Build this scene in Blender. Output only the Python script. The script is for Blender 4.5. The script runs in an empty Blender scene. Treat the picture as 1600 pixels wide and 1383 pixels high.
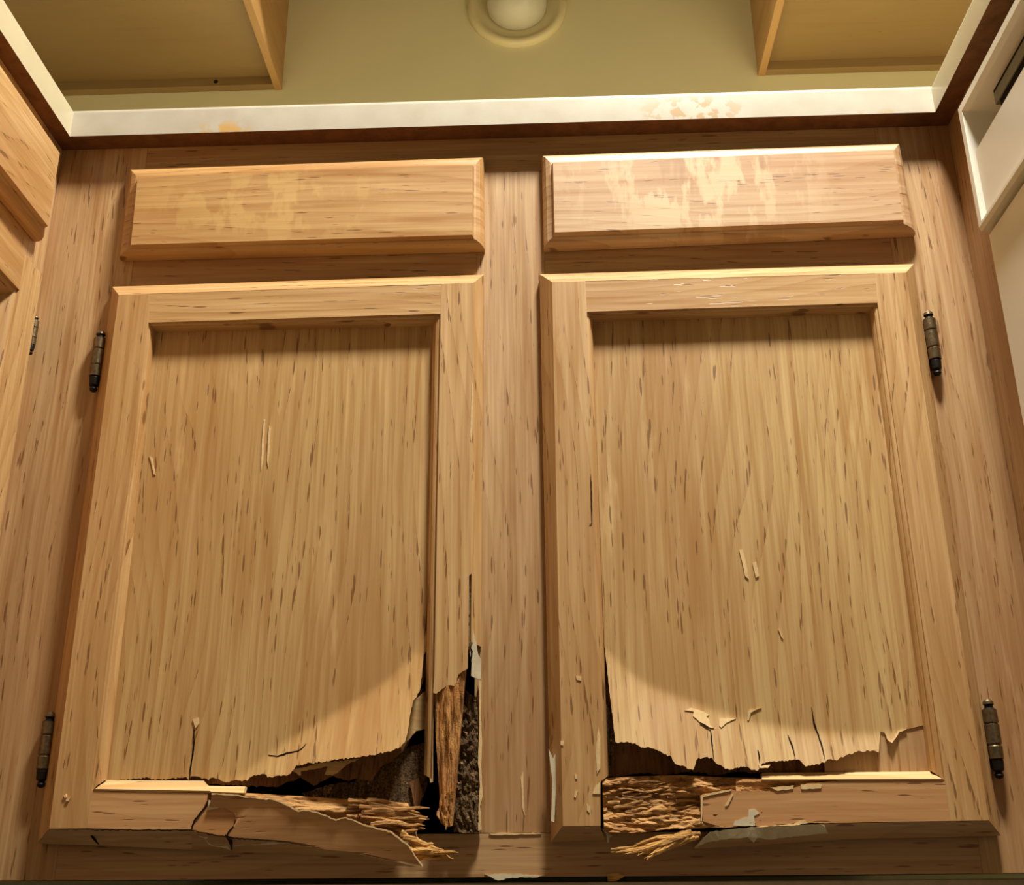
import bpy, bmesh, math, random
from mathutils import Vector, Matrix, noise
random.seed(7)
W, H = 1600, 1383
S = bpy.context.scene
COL = S.collection

# ------------------------------------------------------------------ camera, world, light, exposure
CAM = Vector((0.03417, -1.06664, 0.09743)); YAW, PIT, ROL, F = -0.03304, 0.3678, -0.00759, 1775.04
def cam_axes():
    cy, sy, cp, sp, cr, sr = math.cos(YAW), math.sin(YAW), math.cos(PIT), math.sin(PIT), math.cos(ROL), math.sin(ROL)
    f = Vector((sy*cp, cy*cp, sp)); r = Vector((cy, -sy, 0)); u = r.cross(f)
    return r*cr + u*sr, -r*sr + u*cr, f
CR, CU, CF = cam_axes()
cd = bpy.data.cameras.new('camera'); cam = bpy.data.objects.new('camera', cd); COL.objects.link(cam)
M = Matrix((CR, CU, -CF)).transposed().to_4x4(); M.translation = CAM
cam.matrix_world = M
cd.sensor_fit = 'HORIZONTAL'; cd.sensor_width = 36; cd.lens = F/W*36; cd.clip_start = 0.01
S.camera = cam

w = bpy.data.worlds.new('world'); S.world = w; w.use_nodes = True
w.node_tree.nodes['Background'].inputs[0].default_value = (1.0, 0.90, 0.72, 1)
w.node_tree.nodes['Background'].inputs[1].default_value = 0.045
LAMP = Vector((0.34, -0.57, 2.05))
ld = bpy.data.lights.new('ceiling_bulb', 'AREA'); ld.shape = 'DISK'; ld.size = 0.26; ld.energy = 67; ld.color = (1.0, 0.965, 0.86)
lo = bpy.data.objects.new('ceiling_bulb', ld); COL.objects.link(lo); lo.location = LAMP
S.view_settings.view_transform = 'Standard'; S.view_settings.look = 'None'
S.view_settings.gamma = 1; S.view_settings.exposure = 0.0; S.view_settings.use_curve_mapping = False

# ------------------------------------------------------------------ measuring: a traced point on a plane of known depth
def ip(u, v, y=None, x=None):
    d = CF + CR*((u-W/2)/F) - CU*((v-H/2)/F)
    t = (y-CAM.y)/d.y if y is not None else (x-CAM.x)/d.x
    return CAM + d*t
def L(a, b, t): return a + (b-a)*t
def lerp2(a, b, t): return (a[0]+(b[0]-a[0])*t, a[1]+(b[1]-a[1])*t)

# ------------------------------------------------------------------ materials
def newmat(name):
    m = bpy.data.materials.new(name); m.use_nodes = True
    nt = m.node_tree; b = nt.nodes['Principled BSDF']
    return m, nt, b
class N:
    def __init__(s, nt): s.nt = nt
    def n(s, t, **k):
        o = s.nt.nodes.new(t)
        for a, v in k.items(): setattr(o, a, v)
        return o
    def link(s, a, b): s.nt.links.new(a, b)
    def put(s, sock, v):
        if hasattr(v, 'is_output') or isinstance(v, bpy.types.NodeSocket): s.link(v, sock)
        else: sock.default_value = v
    def math(s, op, a, b=0.0, c=0.0):
        o = s.n('ShaderNodeMath', operation=op); s.put(o.inputs[0], a); s.put(o.inputs[1], b); s.put(o.inputs[2], c); return o.outputs[0]
    def mapr(s, v, a, b, c=0.0, d=1.0):
        o = s.n('ShaderNodeMapRange'); s.put(o.inputs[0], v); s.put(o.inputs[1], a); s.put(o.inputs[2], b); s.put(o.inputs[3], c); s.put(o.inputs[4], d); return o.outputs[0]
    def mix(s, f, a, b, t='MIX'):
        o = s.n('ShaderNodeMix', data_type='RGBA', blend_type=t); s.put(o.inputs[0], f)
        for i, v in ((6, a), (7, b)): s.put(o.inputs[i], v if not isinstance(v, tuple) or len(v) == 4 else (*v, 1))
        return o.outputs[2]
    def noise(s, vec, sc, det=2.0, rough=0.5, dist=0.0):
        o = s.n('ShaderNodeTexNoise'); s.link(vec, o.inputs[0]); o.inputs['Scale'].default_value = sc
        o.inputs['Detail'].default_value = det; o.inputs['Roughness'].default_value = rough; o.inputs['Distortion'].default_value = dist; return o.outputs[0]
    def scale(s, vec, v):
        o = s.n('ShaderNodeVectorMath', operation='MULTIPLY'); s.link(vec, o.inputs[0]); o.inputs[1].default_value = v; return o.outputs[0]
    def add(s, vec, v):
        o = s.n('ShaderNodeVectorMath', operation='ADD'); s.link(vec, o.inputs[0]); s.put(o.inputs[1], v); return o.outputs[0]
def lin(c):
    return tuple(((x/255)/12.92 if x/255 <= .04045 else ((x/255+.055)/1.055)**2.4) for x in c)

def wood(name, ax, light, mid, pore, spot=None, rough=0.42, pores=1.0, var=1.0, ring=1.0, bump=1.0, wear=0.25, ysc=0.12):
    """Varnished oak, grain along ax (0, 1 or 2)."""
    m, nt, b = newmat(name); g = N(nt)
    co0 = g.n('ShaderNodeTexCoord').outputs['Object']; co = g.scale(co0, (1, ysc, 1))
    rnd = g.n('ShaderNodeObjectInfo').outputs['Random']
    off = g.n('ShaderNodeCombineXYZ'); g.link(g.math('MULTIPLY', rnd, 7.3), off.inputs[0]); g.link(g.math('MULTIPLY', rnd, 3.1), off.inputs[1]); g.link(g.math('MULTIPLY', rnd, 5.7), off.inputs[2])
    P = g.add(co, off.outputs[0])
    def st(k):
        v = [1.0, 1.0, 1.0]; v[ax] = k; return g.scale(P, tuple(v))
    tone = g.noise(st(.22), 9, 2, .55)
    warp = g.noise(st(.30), 6.5, 1.5, .5)
    sep = g.n('ShaderNodeSeparateXYZ'); g.link(co, sep.inputs[0])
    ac = [i for i in (0, 1, 2) if i != ax]
    across = g.math('ADD', sep.outputs[ac[0]], sep.outputs[ac[1]])
    rr = g.math('ADD', across, g.math('MULTIPLY', warp, .16))
    fr = g.math('FRACT', g.math('MULTIPLY', rr, 75))
    rings = g.mapr(g.math('POWER', fr, 3.0), 0, 1, 0, 1)
    midn = g.noise(st(.022), 190, 2, .6)
    fine = g.noise(st(.018), 420, 2, .6)
    fine2 = g.noise(st(.05), 110, 2, .6)
    vo = g.n('ShaderNodeTexVoronoi'); jit = g.noise(st(.3), 60, 1); jv = g.n('ShaderNodeCombineXYZ')
    g.link(g.math('MULTIPLY', jit, .004), jv.inputs[ac[0]])
    g.link(g.add(st(.10), jv.outputs[0]), vo.inputs[0]); vo.inputs['Scale'].default_value = 330
    dens = g.noise(st(.25), 45, 2, .6)
    th = g.mapr(g.math('ADD', g.math('MULTIPLY', dens, .75), g.math('MULTIPLY', rings, .3)), .38, .74, .06, .46*pores)
    po = g.math('LESS_THAN', vo.outputs['Distance'], th)
    po = g.mapr(g.math('SUBTRACT', th, vo.outputs['Distance']), 0, .1, 0, 1)
    c = g.mix(g.mapr(tone, .35, .68), light, mid)
    c = g.mix(g.math('MULTIPLY', rings, .55*ring), c, dk(mid, .82))
    c = g.mix(g.mapr(fine, .40, .68, 0, .42*var), c, dk(mid, .80))
    c = g.mix(g.mapr(midn, .53, .68, 0, .42*var), c, dk(mid, .82))
    c = g.mix(g.mapr(fine2, .56, .78, 0, .35*var), c, tuple(min(1, x*1.28) for x in light))
    c = g.mix(g.mapr(fine2, .46, .28, 0, .55*var), c, dk(mid, .80))
    if wear:
        wn = g.noise(st(.16), 38, 4, .65); wr = g.noise(P, 6, 2, .5)
        wf = g.math('MULTIPLY', g.mapr(wn, .60, .68), g.mapr(wr, .5, .62, 0, wear))
        c = g.mix(wf, c, tuple(min(1, x*1.25+.05) for x in light))
    c = g.mix(g.math('MULTIPLY', po, .72), c, pore)
    if spot:
        c = spot(g, co, c, sep)
    g.link(c, b.inputs['Base Color'])
    g.link(g.mapr(fine2, .3, .7, rough-.06, rough+.1), b.inputs['Roughness'])
    b.inputs['Specular IOR Level'].default_value = .68
    h = g.math('SUBTRACT', g.math('MULTIPLY', fine2, .5), g.math('MULTIPLY', po, .9))
    bp = g.n('ShaderNodeBump'); bp.inputs['Strength'].default_value = .30*bump; bp.inputs['Distance'].default_value = .0006
    g.link(h, bp.inputs['Height']); g.link(bp.outputs[0], b.inputs['Normal'])
    return m

def dk(c, k): return (c[0]*k, c[1]*k*.84, c[2]*k*.66)
def region(g, sep, x, z, rx, rz):
    """soft elliptical mask around a place on the x-z plane"""
    dx = g.math('DIVIDE', g.math('SUBTRACT', sep.outputs[0], x), rx); dz = g.math('DIVIDE', g.math('SUBTRACT', sep.outputs[2], z), rz)
    d = g.math('SQRT', g.math('ADD', g.math('MULTIPLY', dx, dx), g.math('MULTIPLY', dz, dz)))
    return g.mapr(d, 1.0, .35, 0, 1)

LT = lin((212, 174, 119)); MD = lin((186, 142, 89)); PO = lin((100, 60, 22))
DLT = lin((200, 164, 116)); DMD = lin((168, 124, 80))
oakV = wood('oak_vertical_grain', 2, LT, MD, PO)
oakH = wood('oak_horizontal_grain', 0, LT, MD, PO)
oakY = wood('oak_depth_grain', 1, LT, MD, PO, ysc=1)
oakVs = wood('oak_side_vertical_grain', 2, LT, MD, PO, ysc=1)
frVs = wood('frame_oak_side', 2, DLT, DMD, PO, ring=.6, ysc=1)
frV = wood('frame_oak_vertical', 2, DLT, DMD, PO, ring=.6)
frH = wood('frame_oak_horizontal', 0, DLT, DMD, PO, ring=.6)
railM = wood('lower_rail_oak', 0, lin((214, 168, 116)), lin((188, 136, 86)), PO, ring=.6)
veneer = wood('panel_veneer', 2, lin((206, 172, 114)), lin((184, 141, 86)), PO, pores=1.05, ring=.9, wear=.35)
paleH = wood('bare_moulding', 0, lin((226, 196, 138)), lin((206, 164, 104)), PO, pores=.5, rough=.6)
def drawer_stain(g, co, c, sep):
    q = g.scale(co, (1, 1, .35)); n1 = g.noise(q, 42, 4, .6); n2 = g.noise(g.scale(co, (1, 1, .12)), 30, 3, .6)
    reg = region(g, sep, .20, .79, .16, .09)
    c = g.mix(g.math('MULTIPLY', g.mapr(n1, .50, .56), g.math('MULTIPLY', reg, .55)), c, lin((232, 204, 160)))
    c = g.mix(g.math('MULTIPLY', g.mapr(n2, .49, .55), g.math('MULTIPLY', region(g, sep, .23, .81, .10, .05), .55)), c, lin((150, 100, 44)))
    c = g.mix(g.math('MULTIPLY', g.mapr(n1, .58, .64), g.math('MULTIPLY', region(g, sep, .10, .80, .08, .04), .45)), c, lin((158, 110, 50)))
    return c
def drawer_worn(g, co, c, sep):
    n1 = g.noise(g.scale(co, (1, 1, .6)), 34, 3, .6)
    c = g.mix(g.math('MULTIPLY', g.mapr(n1, .50, .58), g.math('MULTIPLY', region(g, sep, -.26, .78, .16, .06), .4)), c, lin((226, 190, 118)))
    return c
oakHR = wood('oak_stained_drawer', 0, lin((210, 176, 134)), lin((190, 148, 104)), PO, spot=drawer_stain, pores=.8, wear=.5, bump=.35, rough=.46)
oakHL = wood('oak_worn_drawer', 0, lin((204, 162, 104)), lin((182, 136, 82)), PO, spot=drawer_worn, pores=.8, wear=.4, bump=.4)

def plain(name, col, rough=.5, spec=.5, metal=0, noise_amt=0.0, nscale=20, bump=0.0):
    m, nt, b = newmat(name); g = N(nt)
    co = g.n('ShaderNodeTexCoord').outputs['Object']
    n = g.noise(co, nscale, 4, .6)
    c = g.mix(g.mapr(n, .3, .7, 0, 1), tuple(x*(1-noise_amt) for x in col), tuple(min(1, x*(1+noise_amt)) for x in col))
    g.link(c, b.inputs['Base Color']); b.inputs['Roughness'].default_value = rough
    b.inputs['Specular IOR Level'].default_value = spec; b.inputs['Metallic'].default_value = metal
    if bump:
        bp = g.n('ShaderNodeBump'); bp.inputs['Strength'].default_value = bump; bp.inputs['Distance'].default_value = .001
        g.link(n, bp.inputs['Height']); g.link(bp.outputs[0], b.inputs['Normal'])
    return m
def rotwood(name, ax, a, bb, dark, grit=0.0):
    """decayed, fibrous wood"""
    m, nt, b = newmat(name); g = N(nt)
    co = g.n('ShaderNodeTexCoord').outputs['Object']
    def st(k):
        v = [1.0, 1.0, 1.0]; v[ax] = k; return g.scale(co, tuple(v))
    n1 = g.noise(st(.12), 240, 4, .7, .4); n2 = g.noise(st(.4), 60, 4, .65); n3 = g.noise(co, 700, 3, .7)
    c = g.mix(g.mapr(n2, .35, .65), a, bb)
    c = g.mix(g.mapr(n1, .52, .36, 0, .85), c, dark)
    if grit:
        c = g.mix(g.mapr(n3, .56, .40, 0, grit), c, tuple(x*.35 for x in dark))
        vo = g.n('ShaderNodeTexVoronoi'); g.link(co, vo.inputs[0]); vo.inputs['Scale'].default_value = 120
        c = g.mix(g.mapr(vo.outputs['Distance'], .17, .12, 0, .8), c, lin((190, 150, 96)))
    g.link(c, b.inputs['Base Color']); b.inputs['Roughness'].default_value = .85; b.inputs['Specular IOR Level'].default_value = .2
    bp = g.n('ShaderNodeBump'); bp.inputs['Strength'].default_value = .9; bp.inputs['Distance'].default_value = .0025
    g.link(g.math('ADD', g.math('MULTIPLY', n1, 1.0), g.math('MULTIPLY', n3, .3+grit*.5)), bp.inputs['Height']); g.link(bp.outputs[0], b.inputs['Normal'])
    return m
rotH = rotwood('decayed_wood_horizontal', 0, lin((212, 164, 104)), lin((172, 122, 72)), lin((86, 52, 24)))
rotV = rotwood('decayed_wood_vertical', 2, lin((212, 156, 92)), lin((172, 116, 62)), lin((96, 56, 24)))
rotD = rotwood('decayed_wood_dark', 2, lin((142, 112, 76)), lin((108, 82, 52)), lin((52, 36, 20)), grit=.8)
plyD = rotwood('damp_inner_ply', 2, lin((150, 108, 70)), lin((128, 88, 54)), lin((96, 62, 36)))
splinM = rotwood('pale_splintered_wood', 0, lin((222, 174, 104)), lin((196, 146, 82)), lin((120, 78, 36)))
edgeM = plain('torn_veneer_edge', lin((222, 190, 138)), .7, .2, 0, .12, 200)
primer = plain('exposed_white_filler', lin((206, 192, 160)), .7, .3, 0, .12, 90, .3)
inner = plain('cabinet_interior', lin((60, 40, 24)), .8, .2, 0, .2, 30)

def counter_mat():
    m, nt, b = newmat('cream_laminate'); g = N(nt)
    co = g.n('ShaderNodeTexCoord').outputs['Object']; sep = g.n('ShaderNodeSeparateXYZ'); g.link(co, sep.inputs[0])
    n = g.noise(co, 30, 4, .6)
    c = g.mix(g.mapr(n, .35, .7), lin((196, 188, 172)), lin((186, 176, 158)))
    n2 = g.noise(co, 75, 3, .55); n3 = g.noise(co, 42, 3, .6)
    f = g.math('MULTIPLY', g.mapr(n2, .44, .50), region(g, sep, -.319, .0015, .038, .016))
    c = g.mix(g.math('MULTIPLY', f, .85), c, lin((206, 160, 84)))
    f = g.math('MULTIPLY', g.mapr(n2, .50, .545), region(g, sep, .205, .0105, .075, .028))
    c = g.mix(g.math('MULTIPLY', f, .75), c, lin((180, 142, 92)))
    f = g.math('MULTIPLY', g.mapr(n3, .5, .6), region(g, sep, .42, -.0015, .07, .010))
    c = g.mix(g.math('MULTIPLY', f, .6), c, lin((190, 156, 96)))
    g.link(c, b.inputs['Base Color']); b.inputs['Roughness'].default_value = .28; b.inputs['Specular IOR Level'].default_value = .5
    return m
lam = counter_mat()
lam2 = plain('cream_laminate_side', lin((198, 186, 154)), .35, .5, 0, .03, 30)
under = plain('raw_particleboard', lin((112, 74, 44)), .9, .1, 0, .25, 60, .4)
wallM = plain('cream_painted_wall', lin((232, 222, 180)), .6, .3, 0, .03, 4)
upM = wood('upper_cabinet_veneer', 0, lin((152, 123, 76)), lin((140, 110, 66)), lin((118, 88, 50)), pores=.3, var=.2, ring=.1, bump=.3, wear=0, ysc=.5)
upV = wood('upper_cabinet_side_veneer', 1, lin((186, 144, 88)), lin((168, 124, 70)), lin((140, 98, 50)), pores=.3, var=.3, ring=.3, bump=.3, wear=0, ysc=1)
brass = plain('aged_brass', lin((120, 104, 78)), .38, .5, .85, .3, 300, .3)
brassD = plain('blackened_metal', lin((34, 28, 22)), .5, .5, .6, .3, 300, .3)
dwM = plain('white_enamel', lin((236, 230, 214)), .35, .5, 0, .02, 8)
dwG = plain('grey_vent_plastic', lin((120, 112, 84)), .5, .4, 0, .08, 60)
dwK = plain('black_gap', lin((26, 18, 12)), .8, .1)
floorM = plain('beige_vinyl_floor', lin((84, 74, 58)), .6, .3, 0, .08, 12)
toeM = plain('grey_toe_board', lin((225, 205, 172)), .7, .2, 0, .15, 50)
ceilM = plain('white_ceiling', lin((222, 210, 184)), .9, .1, 0, .03, 40)
glassM = plain('opal_glass', lin((206, 200, 178)), .3, .5)
porc = plain('cream_porcelain', lin((226, 212, 166)), .4, .5)

# ------------------------------------------------------------------ building helpers
def link(name, me, parent=None):
    o = bpy.data.objects.new(name, me); COL.objects.link(o)
    if parent:
        o.parent = parent; 
        base = Vector((0, 0, 0)); p = parent
        while p: base += p.location; p = p.parent
        o.location = (0, 0, 0); me.transform(Matrix.Translation(-base))
    return o
def mk(name, verts, faces, mats, parent=None, idx=None, smooth=False):
    me = bpy.data.meshes.new(name); me.from_pydata([tuple(v) for v in verts], [], faces)
    for m in (mats if isinstance(mats, (list, tuple)) else [mats]): me.materials.append(m)
    if idx:
        for p, i in zip(me.polygons, idx): p.material_index = i
    bm = bmesh.new(); bm.from_mesh(me); bmesh.ops.recalc_face_normals(bm, faces=bm.faces); bm.to_mesh(me); bm.free()
    if smooth:
        for p in me.polygons: p.use_smooth = True
    me.update()
    return link(name, me, parent)
def empty(name, loc, label=None, cat=None, group=None):
    o = bpy.data.objects.new(name, None); COL.objects.link(o); o.location = loc; o.empty_display_size = .05
    if label: o['label'] = label; o['category'] = cat
    if group: o['group'] = group
    return o
def box(name, a, b, mats, parent=None, bev=0.0004):
    bm = bmesh.new(); bmesh.ops.create_cube(bm, size=1)
    a, b = Vector(a), Vector(b)
    for v in bm.verts: v.co = Vector([(a[i]+b[i])/2 + v.co[i]*(b[i]-a[i]) for i in range(3)])
    if bev: bmesh.ops.bevel(bm, geom=bm.edges[:], offset=bev, segments=2, affect='EDGES', profile=.5)
    me = bpy.data.meshes.new(name); bm.to_mesh(me); bm.free()
    for m in (mats if isinstance(mats, (list, tuple)) else [mats]): me.materials.append(m)
    return link(name, me, parent)
class MB:
    def __init__(s): s.v = []; s.f = []; s.i = []
    def quad(s, pts, mi=0):
        n = len(s.v); s.v += [Vector(p) for p in pts]; s.f.append(tuple(range(n, n+len(pts)))); s.i.append(mi)
    def loft(s, rings, mi=0, closed=True):
        """rings: lists of points of equal length"""
        n = len(s.v); k = len(rings[0])
        for r in rings: s.v += [Vector(p) for p in r]
        for a in range(len(rings)-1):
            for j in range(k if closed else k-1):
                q = (j+1) % k; f = (n+a*k+j, n+a*k+q, n+(a+1)*k+q, n+(a+1)*k+j)
                s.f.append(f); s.i.append(mi[j] if isinstance(mi, (list, tuple)) else mi)
    def plate(s, pts, thick, mi=0, side=None, back=True):
        """flat outline with real thickness, front as given, back pushed +thick along n"""
        n = len(s.v); k = len(pts); s.v += [Vector(p) for p in pts]
        d = thick if isinstance(thick, Vector) else Vector((0, thick, 0))
        s.v += [Vector(p)+d for p in pts]
        s.f.append(tuple(range(n, n+k))); s.i.append(mi)
        s.f.append(tuple(range(n+2*k-1, n+k-1, -1))); s.i.append(mi)
        for j in range(k):
            q = (j+1) % k; s.f.append((n+j, n+k+j, n+k+q, n+q)); s.i.append(mi if side is None else side)
    def build(s, name, mats, parent=None, smooth=False, tri=False):
        me = bpy.data.meshes.new(name); me.from_pydata([tuple(v) for v in s.v], [], s.f)
        for m in (mats if isinstance(mats, (list, tuple)) else [mats]): me.materials.append(m)
        for p, i in zip(me.polygons, s.i): p.material_index = i
        bm = bmesh.new(); bm.from_mesh(me)
        if tri: bmesh.ops.triangulate(bm, faces=[f for f in bm.faces if len(f.verts) > 4])
        bmesh.ops.recalc_face_normals(bm, faces=bm.faces); bm.to_mesh(me); bm.free()
        if smooth:
            for p in me.polygons: p.use_smooth = True
        return link(name, me, parent)
def dense(pl, step=3.0, jag=0.0, keep=True, seed=0):
    """resample a traced line, with ragged in-between points"""
    rnd = random.Random(seed); out = [tuple(pl[0])]
    for a, b in zip(pl[:-1], pl[1:]):
        d = math.hypot(b[0]-a[0], b[1]-a[1]); n = max(1, int(d/step))
        for i in range(1, n+1):
            t = i/n; p = lerp2(a, b, t)
            if i < n and jag: p = (p[0]+rnd.uniform(-.3, .3)*jag, p[1]+rnd.uniform(-1, 1)*jag)
            out.append(p)
    return out
def mono(pl):
    out = [pl[0]]
    for p in pl[1:]: out.append((max(p[0], out[-1][0]+.15), p[1]))
    return out
def along(pl, ts):
    """points on a polyline at fractions ts of its length"""
    ds = [0]
    for a, b in zip(pl[:-1], pl[1:]): ds.append(ds[-1]+math.hypot(b[0]-a[0], b[1]-a[1]))
    out = []
    for t in ts:
        d = t*ds[-1]
        for i in range(len(pl)-1):
            if d <= ds[i+1]+1e-9:
                k = (d-ds[i])/max(1e-9, ds[i+1]-ds[i]); out.append(lerp2(pl[i], pl[i+1], k)); break
        else: out.append(pl[-1])
    return out
def sheet(name, A, B, nv, yfun, thick, mats, parent, rough=None, smooth=True, gamma=1.0, edge=None):
    """surface between two traced lines with the same number of points, at depth yfun(u,v), of real thickness"""
    rows = []
    for j in range(nv+1):
        t = (j/nv)**gamma; r = []
        for i in range(len(A)):
            u, v = lerp2(A[i], B[i], t); y = yfun(u, v, i/(len(A)-1), t); p = ip(u, v, y=y)
            if rough: p = p + rough(p, i/(len(A)-1), t)
            r.append(p)
        rows.append(r)
    n = len(A); V = [p for r in rows for p in r]; K = len(V)
    V += [p + Vector((0, thick, 0)) for p in V]
    Fc = []; idx = []
    for j in range(nv):
        for i in range(n-1):
            a = j*n+i; Fc.append((a, a+1, a+n+1, a+n)); idx.append(0)
            Fc.append((K+a, K+a+n, K+a+n+1, K+a+1)); idx.append(0)
    e = 1 if edge else 0
    def rim(ids):
        b0 = len(V)
        for q in ids: V.append(V[q].copy()); V.append(V[K+q].copy())
        for q in range(len(ids)-1): Fc.append((b0+2*q, b0+2*q+1, b0+2*q+3, b0+2*q+2)); idx.append(e)
    rim(list(range(n))); rim([nv*n+i for i in range(n)]); rim([j*n for j in range(nv+1)]); rim([j*n+n-1 for j in range(nv+1)])
    o = mk(name, V, Fc, [mats, edge] if edge else mats, parent, idx)
    if smooth:
        for k, p in enumerate(o.data.polygons):
            if idx[k] == 0 and k < 2*nv*(n-1): p.use_smooth = True
    return o
def P(px, y): return [ip(u, v, y=(y(u, v) if callable(y) else y)) for u, v in px]

# ------------------------------------------------------------------ room
def struct(o): o['kind'] = 'structure'; return o
WY = .600
struct(box('floor', (-2.2, -3.0, -.02), (2.2, WY+.1, 0), floorM, bev=0))
struct(box('wall_back', (-2.2, WY, 0), (2.2, WY+.1, 2.44), wallM, bev=0))
struct(box('ceiling', (-2.2, -3.0, 2.44), (2.2, WY+.1, 2.5), ceilM, bev=0))
struct(box('wall_left', (-2.2, -3.0, 0), (-2.1, WY, 2.44), wallM, bev=0))
struct(box('wall_right', (2.1, -3.0, 0), (2.2, WY, 2.44), wallM, bev=0))

# ceiling lamp of the kitchen
cl = empty('ceiling_light', (LAMP.x, LAMP.y, 2.44), 'short-stemmed round ceiling light above the kitchen floor', 'light')
def lathe(name, prof, c, mats, parent, seg=32, axis='Z', smooth=True):
    mb = MB(); rings = []
    for r, h in prof:
        ring = []
        for k in range(seg):
            a = 2*math.pi*k/seg
            if axis == 'Z': ring.append(Vector(c)+Vector((r*math.cos(a), r*math.sin(a), h)))
            else: ring.append(Vector(c)+Vector((r*math.cos(a), -h, r*math.sin(a))))
        rings.append(ring)
    mb.loft(rings); mb.quad(rings[0]); mb.quad(rings[-1])
    return mb.build(name, mats, parent, smooth=smooth)
lathe('canopy', [(.06, 0), (.06, -.02), (.012, -.03), (.012, 2.22-2.44)], (LAMP.x, LAMP.y, 2.44), porc, cl)
lathe('lamp_shade', [(.012, .10), (.10, .09), (.15, .03), (.15, .012), (.146, .012), (.146, .03), (.09, .085), (.012, .095)], (LAMP.x, LAMP.y, LAMP.z), porc, cl)

# ------------------------------------------------------------------ sink base cabinet
cab = empty('sink_base_cabinet', (0, .28, 0), 'water-damaged oak sink base cabinet between the white dishwasher and the left cabinet', 'cabinet')
XL, XR, ZB, ZT, CZ = -.5180, .4855, .100, .8755, .8755
TH = .019
def fstile(a, b, z0, z1): return box('frame_stile', (a, 0, z0), (b, TH, z1), frV, cab)
def frail(a, b, z0, z1): return box('frame_rail', (a, .0002, z0), (b, TH, z1), frH, cab)
fstile(XL, -.4113, ZB, ZT); fstile(-.0377, .0355, .1367, .8300); fstile(.4043, XR, ZB, ZT)
frail(-.4113, .4043, .8302, ZT); frail(-.4113, .4043, ZB, .1365)
frail(-.4113, -.0377, .690, .745); frail(.0355, .4043, .690, .745)
box('filler_strip', (XR, -.075, ZB), (XR+.019, TH, ZT), frVs, cab)
mb = MB()
for a, b in (((-.50, TH, .10), (-.488, .575, .87)), ((.472, TH, .10), (.484, .575, .87)), ((-.488, TH, .10), (.472, .575, .112)), ((-.488, .565, .112), (.472, .575, .87))):
    x0, y0, z0 = a; x1, y1, z1 = b
    mb.plate([(x0, y0, z0), (x1, y0, z0), (x1, y0, z1), (x0, y0, z1)], y1-y0)
mb.build('carcass', inner, cab)
box('toe_board', (XL-.1, .030, 0), (XR+.1, .042, .0955), toeM, cab, bev=.001)
# pale torn edge under the centre of the bottom rail
mb = MB(); pts = dense([(757, 1366), (790, 1365.5), (852, 1367.5), (840, 1371), (800, 1371.5), (778, 1376), (768, 1371)], 4, .8, seed=5)
mb.plate(P(pts, -.0012), .002); mb.build('veneer_chip', primer, cab, tri=True)['label'] = 'pale chipped edge'
mb = MB(); pts = dense([(948, 1366), (965, 1364), (978, 1368), (962, 1377), (950, 1377)], 4, .8, seed=6)
mb.plate(P(pts, -.0014), .002); mb.build('veneer_chip', splinM, cab, tri=True)
# peeled white streak on the centre stile
mb = MB(); pts = dense([(814, 1215), (818, 1205), (818, 1240), (820, 1275), (816, 1262)], 5, .6, seed=7)
mb.plate(P(pts, -.0006), .001); mb.build('veneer_chip', edgeM, cab, tri=True)
mb = MB(); pts = dense([(764, 1302.8), (790, 1301), (812, 1303), (843, 1301), (846, 1303), (800, 1304.5), (768, 1304.6)], 5, .8, seed=8)
mb.plate(P(pts, -.0008), .001); mb.build('veneer_chip', edgeM, cab, tri=True)

# ---- drawer fronts
def quad_rings(O, Fq, prof):
    rings = []
    for t, y in prof:
        r = []
        for o, f in zip(O, Fq):
            p = L(o, f, t); r.append(Vector((p.x, y, p.z)))
        rings.append(r)
    return rings
YO, YF = -.0065, -.0245
DP = [(0, -.0008), (0, -.006), (.10, -.0105), (.35, -.0150), (.70, -.0176), (.88, -.0180), (.90, -.0186), (.985, -.0238), (1.0, YF)]
def drawer_front(Opx, Fpx, mat, nm, lab):
    O = P(Opx, YO); Fq = P(Fpx, YF)
    R = quad_rings(O, Fq, DP); mb = MB(); mb.loft(R); mb.quad(R[-1]); mb.quad(R[0])
    o = mb.build('drawer_front', mat, cab); o['label'] = lab
    return o
drawer_front([(203.6, 266), (756, 247), (757.5, 389.7), (187, 404)], [(215, 276.4), (738.5, 258), (737.8, 366.8), (204.4, 382.4)], oakHL, 'l', 'left false drawer front, yellow worn patches')
drawer_front([(846, 244.6), (1405, 226), (1430.5, 365.5), (849.7, 389.7)], [(864, 254.4), (1395.7, 234.7), (1411.5, 343.5), (866.9, 363)], oakHR, 'r', 'right false drawer front, brown drip stains')

# ---- doors
YB, YP = -.0120, -.0115
def strip(mb, Oa, Ob, Fa, Fb, mi, prof=((0, -.0008), (0, -.0085), (.25, -.0135), (1, -.026))):
    """one side of the bevelled rim of a door, from corner a to corner b"""
    rows = []
    for t, y in prof:
        p, q = L(Oa, Fa, t), L(Ob, Fb, t); rows.append([Vector((p.x, y, p.z)), Vector((q.x, y, q.z))])
    mb.loft(rows, mi, closed=False)
FY = -.026
BP = [(0, FY), (.02, -.0238), (.30, -.0236), (.55, -.0222), (.60, -.0200), (.72, -.0190), (.90, -.0165), (1.0, YB)]
def bead(mb, Ia, Ib, Ba, Bb, mi, ts=(0, 1)):
    rows = []
    for t, y in BP:
        p, q = L(Ia, Ba, t), L(Ib, Bb, t); p, q = L(p, q, ts[0]), L(p, q, ts[1])
        rows.append([Vector((p.x, y, p.z)), Vector((q.x, y, q.z))])
    rows.append([Vector((r.x, -.006, r.z)) for r in rows[-1]])
    mb.loft(rows, mi, closed=False)
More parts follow.
